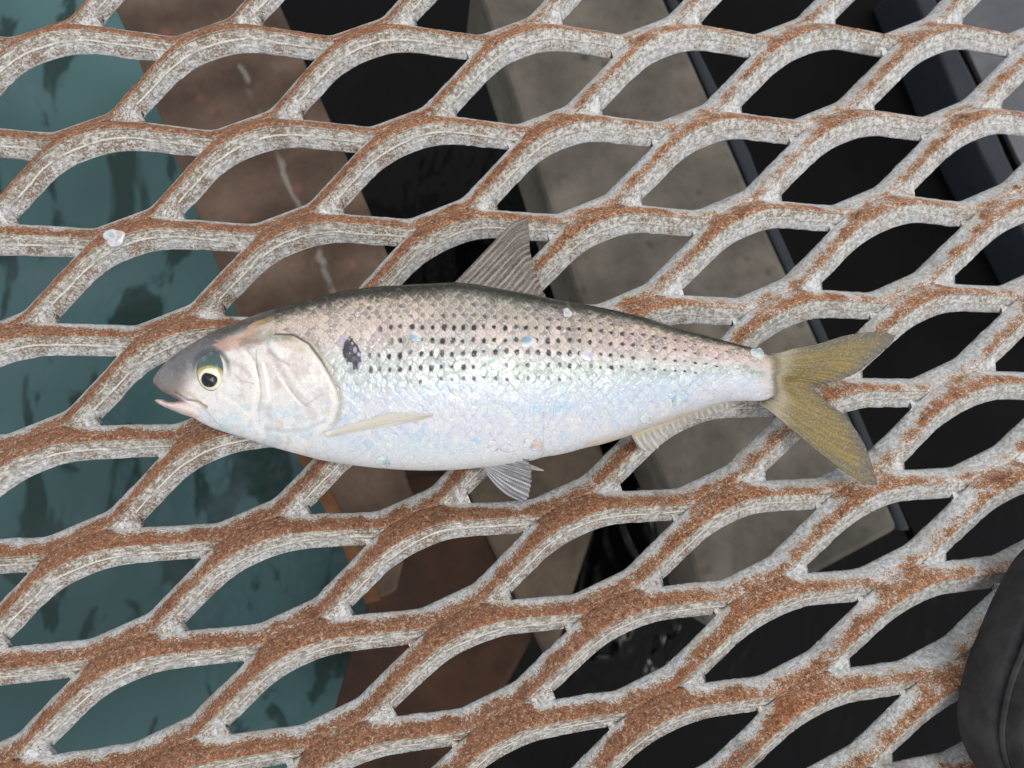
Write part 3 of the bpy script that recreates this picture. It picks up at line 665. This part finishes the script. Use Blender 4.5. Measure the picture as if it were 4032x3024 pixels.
def loft(xs, top, bot, thk, nq, nl, zmid, paint, topexp=(2.3, .55), lowk=.80, zofs=0):
    x = xs; yt, yb = top(x), bot(x)
    # light smoothing along the outline
    phi = np.linspace(-math.pi / 2, math.pi / 2, nq); q = np.sin(phi)              # -1 dorsal .. 1 ventral
    phl = np.linspace(math.pi / 2, -math.pi / 2, nl)[1:-1]; ql = np.sin(phl)
    th = thk(x) * .001
    def height(q):
        a = np.abs(q)
        d = np.maximum(1 - a ** 2.3, 0) ** .56; v = np.maximum(1 - a ** 1.75, 0) ** .66
        return np.where(q < 0, d, v)
    PX = np.repeat(x[:, None], nq, 1); PY = (yt + yb)[:, None] / 2 + (yb - yt)[:, None] / 2 * q[None]
    base = ray(PX, PY, zmid); Z = zmid + th[:, None] * height(q)[None]
    up = np.stack([base[..., 0], base[..., 1], Z], -1)
    qx, qy = proj(up.reshape(-1, 3))
    # colours where the skin is seen: outline points stay on the outline
    wgt = np.clip(1 - np.abs(q), 0, 1)[None].repeat(len(x), 0).ravel() ** .5
    cx = np.where(True, qx, qx); cy = qy
    PXl = np.repeat(x[:, None], len(ql), 1); PYl = (yt + yb)[:, None] / 2 + (yb - yt)[:, None] / 2 * ql[None]
    bl = ray(PXl, PYl, zmid); lo = np.stack([bl[..., 0], bl[..., 1], zmid - lowk * th[:, None] * height(ql)[None]], -1)
    col, rel = paint(cx, cy)
    up[..., 2] += rel.reshape(len(x), nq) * height(q)[None]
    V = np.concatenate([up, lo], 1); m_ = V.shape[1]
    cl = np.concatenate([col.reshape(len(x), nq, 3), np.repeat(col.reshape(len(x), nq, 3)[:, -1:], len(ql), 1) * .8], 1)
    F = grid_faces(len(x), m_, True)
    return V.reshape(-1, 3), F, cl.reshape(-1, 3), m_

xs = np.unique(np.concatenate([611.5 + 120 * (1 - np.cos(np.linspace(0, math.pi / 2, 60))), np.linspace(731, 3088, 800)]))
def smooth1(pts):
    g_ = np.linspace(611, 3120, 2510); y = ip(pts, g_)
    k = np.exp(-.5 * (np.arange(-40, 41) / 14.0) ** 2); k /= k.sum()
    ys = np.convolve(np.pad(y, 40, mode='edge'), k, 'valid'); wgt = ss(700, 800, g_); ys = y * (1 - wgt) + ys * wgt
    return lambda x: np.interp(x, g_, ys)
fT, fB, fK = smooth1(TOP), smooth1(BOT), smooth1(THK)
V, F, col, mring = loft(xs, fT, fB, fK, 250, 34, ZMID, lambda x, y: paint_fish(x, y, None, None))
bm_ = mesh('body', local(V), np.concatenate([F, [list(range(mring))[::-1], list(range((len(xs) - 1) * mring, len(xs) * mring))]]) if False else F)
vcol(bm_, col)
body = link('body', bm_, mat_fish('fish_skin', .34, .18, .38, .14), fish)
def surf_z(px, py):
    """height of the fish's upper skin along the view through a pixel (one refinement)"""
    z = np.full(np.shape(px), ZMID + .008)
    for _ in range(6):
        P = ray(px, py, z); b = np.stack([P[..., 0], P[..., 1], np.full(np.shape(z), ZMID)], -1)
        bx, by = proj(b); c = (fT(bx) + fB(bx)) / 2; q = np.clip((by - c) / np.maximum((fB(bx) - fT(bx)) / 2, 1), -1, 1); a = np.abs(q)
        h = np.where(q < 0, np.maximum(1 - a ** 2.3, 0) ** .56, np.maximum(1 - a ** 1.75, 0) ** .66)
        z = ZMID + fK(bx) * .001 * h
    return z

# lower jaw
def jaw_paint(px, py):
    n_ = fbm(px / 18, py / 14, 91)
    c = np.tile(lin(222, 206, 200), (len(px), 1)); c = blend(c, ss(760, 650, px) * .9, lin(212, 186, 182)); c = blend(c, ss(1592, 1578, py) * ss(640, 680, px) * ss(760, 700, px) * .8, lin(178, 116, 128))
    c = blend(c, ss(.5, .7, n_) * .4, lin(232, 220, 206)); c = blend(c, ss(634, 616, px) * .8, lin(186, 152, 150))
    return c, .0001 * (n_ - .5)
JT = [(613, 1577), (618, 1571), (642, 1573), (662, 1581), (690, 1583), (720, 1578), (760, 1576), (830, 1600)]
JB = [(613, 1579), (618, 1586), (642, 1600), (713, 1630), (767, 1647), (800, 1655), (830, 1660)]
jx = np.concatenate([613 + 20 * (1 - np.cos(np.linspace(0, math.pi / 2, 14))), np.linspace(634, 820, 60)])
V, F, col, mring = loft(jx, lambda x: ip(JT, x), lambda x: ip(JB, x), lambda x: np.interp(x, [613, 640, 720, 760, 820], [.9, 2.6, 5.4, 5.6, 3.5]), 40, 16, ZMID, jaw_paint)
jm = mesh('lower_jaw', local(V), F); vcol(jm, col); link('lower_jaw', jm, mat_fish('jaw_skin', .3, .4), fish)

# eye
def dome(name, cx, cy, rx, ry, h, sink, paint, mat, parent, z0, nr=26, na=64, pw=2.0):
    r = np.linspace(0, 1, nr)[:, None]; a_ = np.linspace(0, 2 * math.pi, na, endpoint=False)[None]
    px = cx + rx * r * np.cos(a_); py = cy + ry * r * np.sin(a_)
    zz = z0 - sink + h * (1 - r ** pw) ** .8 + 0 * a_
    P = ray(px, py, zz).reshape(-1, 3)
    me = mesh(name, P - np.array(FO), grid_faces(nr, na, True)[:, ::-1])
    qx, qy = proj(P); vcol(me, paint(qx, qy))
    return link(name, me, mat, parent)
def eye_paint(px, py):
    fine = fbm(px / 9, py / 9, 95); N = len(px)
    c = np.tile(lin(64, 84, 86), (N, 1)); c = blend(c, ss(1420, 1380, py) * .7, lin(44, 52, 66)); c = blend(c, ss(1400, 1450, py) * ss(890, 830, px) * .3, lin(72, 104, 96))
    r = np.hypot((px - 826) / 62, (py - 1490) / 50)
    c = blend(c, ss(1.10, .92, r + .15 * (fine - .5)) * .95, lin(172, 156, 92)); c = blend(c, ss(.98, .80, r) * ss(1450, 1490, py), lin(198, 194, 172))
    r2 = np.hypot(px - 826, py - 1494); c = blend(c, ss(47, 42, r2), lin(236, 226, 200))
    c = blend(c, ss(1.0, .93, -np.abs(np.hypot((px - 834) / 62, (py - 1461) / 80) - 1) + 1) * 0, lin(0, 0, 0))
    er = np.hypot((px - 834) / 60, (py - 1462) / 78); c = blend(c, ss(.90, .97, er) * ss(1420, 1500, py) * .7, lin(84, 84, 82))
    return c
ez = float(surf_z(np.array([834.]), np.array([1462.]))[0])
eye = dome('eye', 834, 1461, 61, 79, .0022, .0006, eye_paint, mat_fish('eye_wet', .12, .3, .4), fish, ez)
pz = ez + .0012
dome('pupil', 824, 1494, 32, 31, .0007, .0, lambda x, y: np.tile(lin(20, 20, 30), (len(x), 1)), mat_fish('pupil_black', .12, .0, .35), eye, pz, 12, 40)

# fins -------------------------------------------------------------
def coons(A, B, Cc, D, nu, nv):
    """patch: A base curve (u), B outer curve (u), Cc edge at u=0 (v), D edge at u=1 (v)"""
    A = smooth_curve(A, nu); B = smooth_curve(B, nu); Cc = smooth_curve(Cc, nv); D = smooth_curve(D, nv)
    u = np.linspace(0, 1, nu)[:, None, None]; v = np.linspace(0, 1, nv)[None, :, None]
    P = (1 - v) * A[:, None] + v * B[:, None] + (1 - u) * Cc[None] + u * D[None] \
        - ((1 - u) * (1 - v) * A[0] + (1 - u) * v * B[0] + u * (1 - v) * A[-1] + u * v * B[-1])
    return P
def fin(name, patch, zfun, mat, rays, ripple=.0003, thick=.0003, jag=0):
    nu, nv = patch.shape[:2]
    u = np.repeat(np.linspace(0, 1, nu)[:, None], nv, 1); v = np.repeat(np.linspace(0, 1, nv)[None], nu, 0)
    px, py = patch[..., 0].copy(), patch[..., 1].copy()
    z = zfun(u, v, px, py) + ripple * np.sin(u * rays * 2 * math.pi) * v + .0012 * (fbm(u * 4, v * 2 + 3, 77) - .5) * v
    if jag:
        d = np.stack([px[:, -1] - px[:, 0], py[:, -1] - py[:, 0]], -1); L = np.hypot(d[:, 0], d[:, 1])[:, None] + 1e-6
        k = (np.abs(np.sin(u[:, 0] * rays * math.pi)) + .6 * vnoise(u[:, 0] * rays * 2, u[:, 0] * 0, 5))[:, None] * jag
        px += -(d[:, :1] / L) * k * v ** 4; py += -(d[:, 1:] / L) * k * v ** 4
    P = ray(px, py, z).reshape(-1, 3)
    me = mesh(name, local(P), grid_faces(nu, nv)[:, ::-1])
    uvl = me.uv_layers.new(name='UVMap'); li = np.empty(len(me.loops), int); me.loops.foreach_get('vertex_index', li)
    uvl.data.foreach_set('uv', np.stack([u.ravel()[li], v.ravel()[li]], 1).astype(np.float32).ravel())
    o = link(name, me, mat, fish)
    s = o.modifiers.new('thickness', 'SOLIDIFY'); s.thickness = thick; s.offset = 0
    return o
m_dors = mat_fin('dorsal_fin_skin', lin(92, 86, 82), lin(146, 134, 124), 14, .68, .94, dark=lin(46, 46, 48), fibre=.35)
m_tail = mat_fin('tail_fin_skin', lin(144, 119, 48), lin(108, 94, 52), 24, .86, .95, dark=lin(108, 98, 62), base=lin(146, 134, 108), fibre=.75, margin=lin(86, 83, 76), basew=.36, fadein=True)
m_pale = mat_fin('pale_fin_skin', lin(160, 156, 150), lin(196, 192, 184), 19, .62, .85, base=lin(192, 182, 158), fibre=.5)
m_pelv = mat_fin('pelvic_fin_skin', lin(104, 103, 108), lin(196, 196, 202), 11, .6, .9, dark=lin(74, 74, 80), cross=26, fibre=.5)
m_pect = mat_fin('pectoral_fin_skin', lin(228, 227, 224), lin(206, 192, 164), 6, .55, .85, fibre=.3)

fin('dorsal_fin', coons([(1785, 1116), (1880, 1124), (1988, 1146), (2097, 1166), (2150, 1178)], [(2074, 856), (2079, 870), (2083, 930), (2090, 1005), (2125, 1120), (2150, 1172)],
                        [(1785, 1116), (1812, 1090), (1870, 1030), (1950, 946), (2016, 881), (2074, 856)], [(2150, 1178), (2151, 1177), (2151, 1175), (2150, 1172)], 90, 40),
    lambda u, v, px, py: ZMID - .001 - .0075 * v, m_dors, 15, .0004)
fin('tail_fin', coons([(3000, 1384), (3015, 1420), (3030, 1460), (3034, 1500), (3024, 1540), (3000, 1568), (2962, 1577)],
                      [(3526, 1322), (3510, 1348), (3485, 1374), (3420, 1430), (3370, 1468), (3296, 1498), (3206, 1520), (3236, 1562), (3276, 1598), (3320, 1627), (3370, 1692), (3410, 1762), (3435, 1836), (3454, 1905)],
                      [(3000, 1384), (3060, 1391), (3122, 1374), (3221, 1354), (3320, 1324), (3395, 1311), (3470, 1308), (3526, 1322)],
                      [(2962, 1577), (3022, 1612), (3072, 1652), (3146, 1717), (3221, 1777), (3296, 1836), (3345, 1871), (3420, 1906), (3454, 1909)], 150, 60),
    lambda u, v, px, py: (surf_z(px, py) + .0009) * (1 - ss(.20, .5, v)) + ss(.20, .5, v) * (ZMID - .0003 - .0055 * v + .0015 * np.sin(u * 6) * v), m_tail, 34, .00018)
fin('anal_fin', coons([(2484, 1708), (2550, 1688), (2649, 1654), (2724, 1624), (2798, 1594), (2873, 1575), (2948, 1572)], [(2540, 1780), (2575, 1776), (2608, 1752), (2632, 1722), (2668, 1700), (2724, 1664), (2798, 1635), (2850, 1624), (2898, 1597), (2944, 1578)],
                      [(2484, 1708), (2500, 1740), (2524, 1768), (2540, 1780)], [(2948, 1572), (2947, 1574), (2945, 1576), (2944, 1578)], 120, 24),
    lambda u, v, px, py: ZMID - .002 - .003 * v, m_pale, 17, .0004, jag=5)
fin('pelvic_fin', coons([(1890, 1828), (1893, 1824), (1897, 1820), (1903, 1817), (1910, 1813)], [(2052, 1976), (2072, 1973), (2083, 1958), (2092, 1915), (2096, 1870), (2088, 1826), (2078, 1795)],
                        [(1890, 1828), (1912, 1862), (1950, 1910), (1995, 1948), (2052, 1976)], [(1910, 1813), (1950, 1796), (2010, 1785), (2078, 1795)], 90, 40),
    lambda u, v, px, py: ZMID + .004 * u - .0015 - .006 * v * (1 - u), m_pelv, 10, .0005, jag=4)
fin('pelvic_fin', coons([(2060, 1815), (2064, 1825), (2068, 1832)], [(2138, 1850), (2141, 1852), (2138, 1853)], [(2060, 1815), (2090, 1830), (2138, 1850)], [(2068, 1832), (2095, 1848), (2138, 1853)], 24, 24),
    lambda u, v, px, py: ZMID - .006 - .002 * v, m_pale, 5, .0002)
pz_ = lambda u, v, px, py: surf_z(px, py) + .0002 + .0005 * np.sin(np.clip(u, 0, 1) * math.pi) * (1 - v)
fin('pectoral_fin', coons([(1282, 1702), (1280, 1708), (1281, 1714), (1286, 1720)], [(1704, 1633), (1705, 1634), (1705, 1635), (1704, 1636)],
                          [(1282, 1702), (1349, 1680), (1450, 1650), (1530, 1628), (1610, 1624), (1704, 1633)], [(1286, 1720), (1310, 1718), (1399, 1700), (1548, 1675), (1648, 1655), (1704, 1636)], 60, 80),
    pz_, m_pect, 7, .0001, .0002)

# loose scales: small curved flakes
m_flake = mat_scale_flake()
def flake(px, py, r_px, asp, rot, onfish, label):
    nr, na = 6, 26; r = np.linspace(0, 1, nr)[:, None]; a_ = np.linspace(0, 2 * math.pi, na, endpoint=False)[None]
    wob = 1 + .10 * np.sin(3 * a_ + px) + .07 * np.sin(5 * a_ + py)
    ex = r_px * r * np.cos(a_) * wob; ey = r_px * asp * r * np.sin(a_) * wob
    X = px + ex * math.cos(rot) - ey * math.sin(rot); Y = py + ex * math.sin(rot) + ey * math.cos(rot)
    if onfish: z = surf_z(X, Y) + .0002 + .0001 * (1 - r ** 2)
    else: z = onfish_z[label] + .0003 * (1 - r ** 2) + 0 * a_
    P = ray(X, Y, z); o0 = P[0, 0].copy(); P = (P - o0).reshape(-1, 3)
    o = link('fish_scale', mesh('fish_scale', P, grid_faces(nr, na, True)[:, ::-1]), m_flake); o.location = o0
    s = o.modifiers.new('thickness', 'SOLIDIFY'); s.thickness = .0001; s.offset = 0
    return tag(o, label, 'fish scale', 'loose fish scales')
onfish_z = {}
L1, L2 = 'large loose pearly scale stuck on the rusty grating above and left of the fish head', 'tiny loose scale on the grating strand just above the fish snout'
onfish_z[L1] = .0072; onfish_z[L2] = .004
flake(450, 935, 42, .82, .2, False, L1)
flake(604, 1352, 15, .9, .4, False, L2)
for a in ((1508, 1818, 28, .85, .3, True, 'loose scale on the white belly below the pectoral fin'),
          (1944, 1756, 27, .75, .4, True, 'left scale of the four above the pelvic fin'),
          (1998, 1766, 26, .6, .1, True, 'second scale from the left above the pelvic fin, lying flattest'),
          (2080, 1746, 22, .7, -.4, True, 'third scale from the left above the pelvic fin, smallest of the four'),
          (2114, 1755, 25, 1.0, 1.2, True, 'rightmost round scale of the four above the pelvic fin'),
          (2234, 1232, 20, .8, .9, True, 'blue-white flake on the back behind the dorsal fin'),
          (2080, 1345, 30, .75, -.3, True, 'bright flake among the upper dot rows below the dorsal fin'),
          (1946, 1432, 20, 1.2, .2, True, 'white upright flake in the lower dot rows at mid body'),
          (1636, 1326, 24, .8, .6, True, 'pale flake beside the dots nearest the black shoulder blotch'),
          (2312, 1400, 30, .7, .4, True, 'lilac flake in the dot rows towards the tail'),
          (2694, 1500, 25, .9, 1.1, True, 'white scale on the rear flank above the anal fin'),
          (2664, 1582, 27, .65, 1.7, True, 'bluish oval scale on the rear flank close to the anal fin'),
          (2984, 1392, 30, .7, .5, True, 'glassy flake on the upper edge of the tail root'),
          (2545, 1650, 26, .8, .2, True, 'pinkish flake just above the front of the anal fin')):
    flake(*a)

# ------------------------------------------------------------------ the shoe at the lower right
def mat_shoe():
    m = NT('black_rubber'); P = m.obj(); n = m.noise(P, 90, 5, .6); n2 = m.noise(P, 900, 3, .6)
    c = m.mix(m.mapr(n, .35, .7), lin(36, 36, 38), lin(60, 59, 60))
    c = m.mix(m.mapr(m.vor(P, 160).outputs['Distance'], .0, .09, .8, 0), c, m.mix(m.mapr(m.noise(P, 60, 1), .55, .6), c, lin(150, 150, 145)))
    m.set(Base_Color=c, Roughness=.62, Specular_IOR_Level=.35, Normal=m.bump(m.math('ADD', n, m.math('MULTIPLY', n2, .6)), .35, .001)); return m.m
m_shoe = mat_shoe()
OUT = np.array([14, 16]) + smooth_curve([(4330, 2010), (4180, 2060), (4032, 2165), (3960, 2275), (3900, 2400), (3860, 2500), (3820, 2600), (3795, 2700), (3783, 2790), (3788, 2860), (3808, 2930), (3838, 2990), (3880, 3060),
                    (3980, 3250), (4050, 3500), (4060, 3900), (4090, 4300), (4250, 4560), (4480, 4600), (4700, 4520), (4820, 4250), (4860, 3800), (4930, 3300), (4960, 2900), (4920, 2550), (4800, 2250), (4580, 2060), (4330, 2010)], 220)[:-1]
shoe = bpy.data.objects.new('shoe', None); C.objects.link(shoe)
OP = ray(OUT[:, 0], OUT[:, 1], .014); cen = OP.mean(0); shoe.location = (cen[0], cen[1], CREST)
tag(shoe, 'black rubber shoe standing on the grating at the lower right corner', 'shoe')
def rings(name, spec, mat, cap=True, groove=None):
    ax = OP[:, :2]; c = ax.mean(0); n = len(ax)
    toe = ax[0]; heel = ax[n // 2 + 10]
    rowsV = []
    for k, (s, z, zt) in enumerate(spec):
        p = c + (ax - c) * s
        lng = np.clip(((p - heel) @ (toe - heel)) / ((toe - heel) @ (toe - heel)), 0, 1)
        rowsV.append(np.concatenate([p - cen[:2], (z + zt * (1 - ss(.45, .98, lng)))[:, None] - CREST], 1))
    V = np.concatenate(rowsV); F = grid_faces(len(spec), n, True)
    F = [tuple(f) for f in F]
    if cap: F.append(tuple(range((len(spec) - 1) * n, len(spec) * n)))
    F.append(tuple(range(n - 1, -1, -1)))
    return link(name, mesh(name, V, F), mat, shoe)
rings('sole', [(.965, .0078, 0), (1.0, .0105, 0), (1.003, .018, 0), (1.0, .024, 0), (.985, .0262, 0), (.96, .0268, 0)], m_shoe)
sp = []
for i, s in enumerate(np.linspace(.985, .30, 260)):
    t_ = (1 - s) / .7
    z = .0262 + .050 * (1 - (1 - min(t_, 1)) ** 2.2)
    gro = -.0026 * sum(math.exp(-((s - c0) / .008) ** 2) for c0 in (.962, .925, .888, .852, .80))
    sp.append((s, z + gro, .03 * ss(.0, 1, t_)))
for s in (.29, .285): sp.append((s, sp[259][1] - .02 * (.3 - s) * 100, .03))
rings('upper', sp, m_shoe)
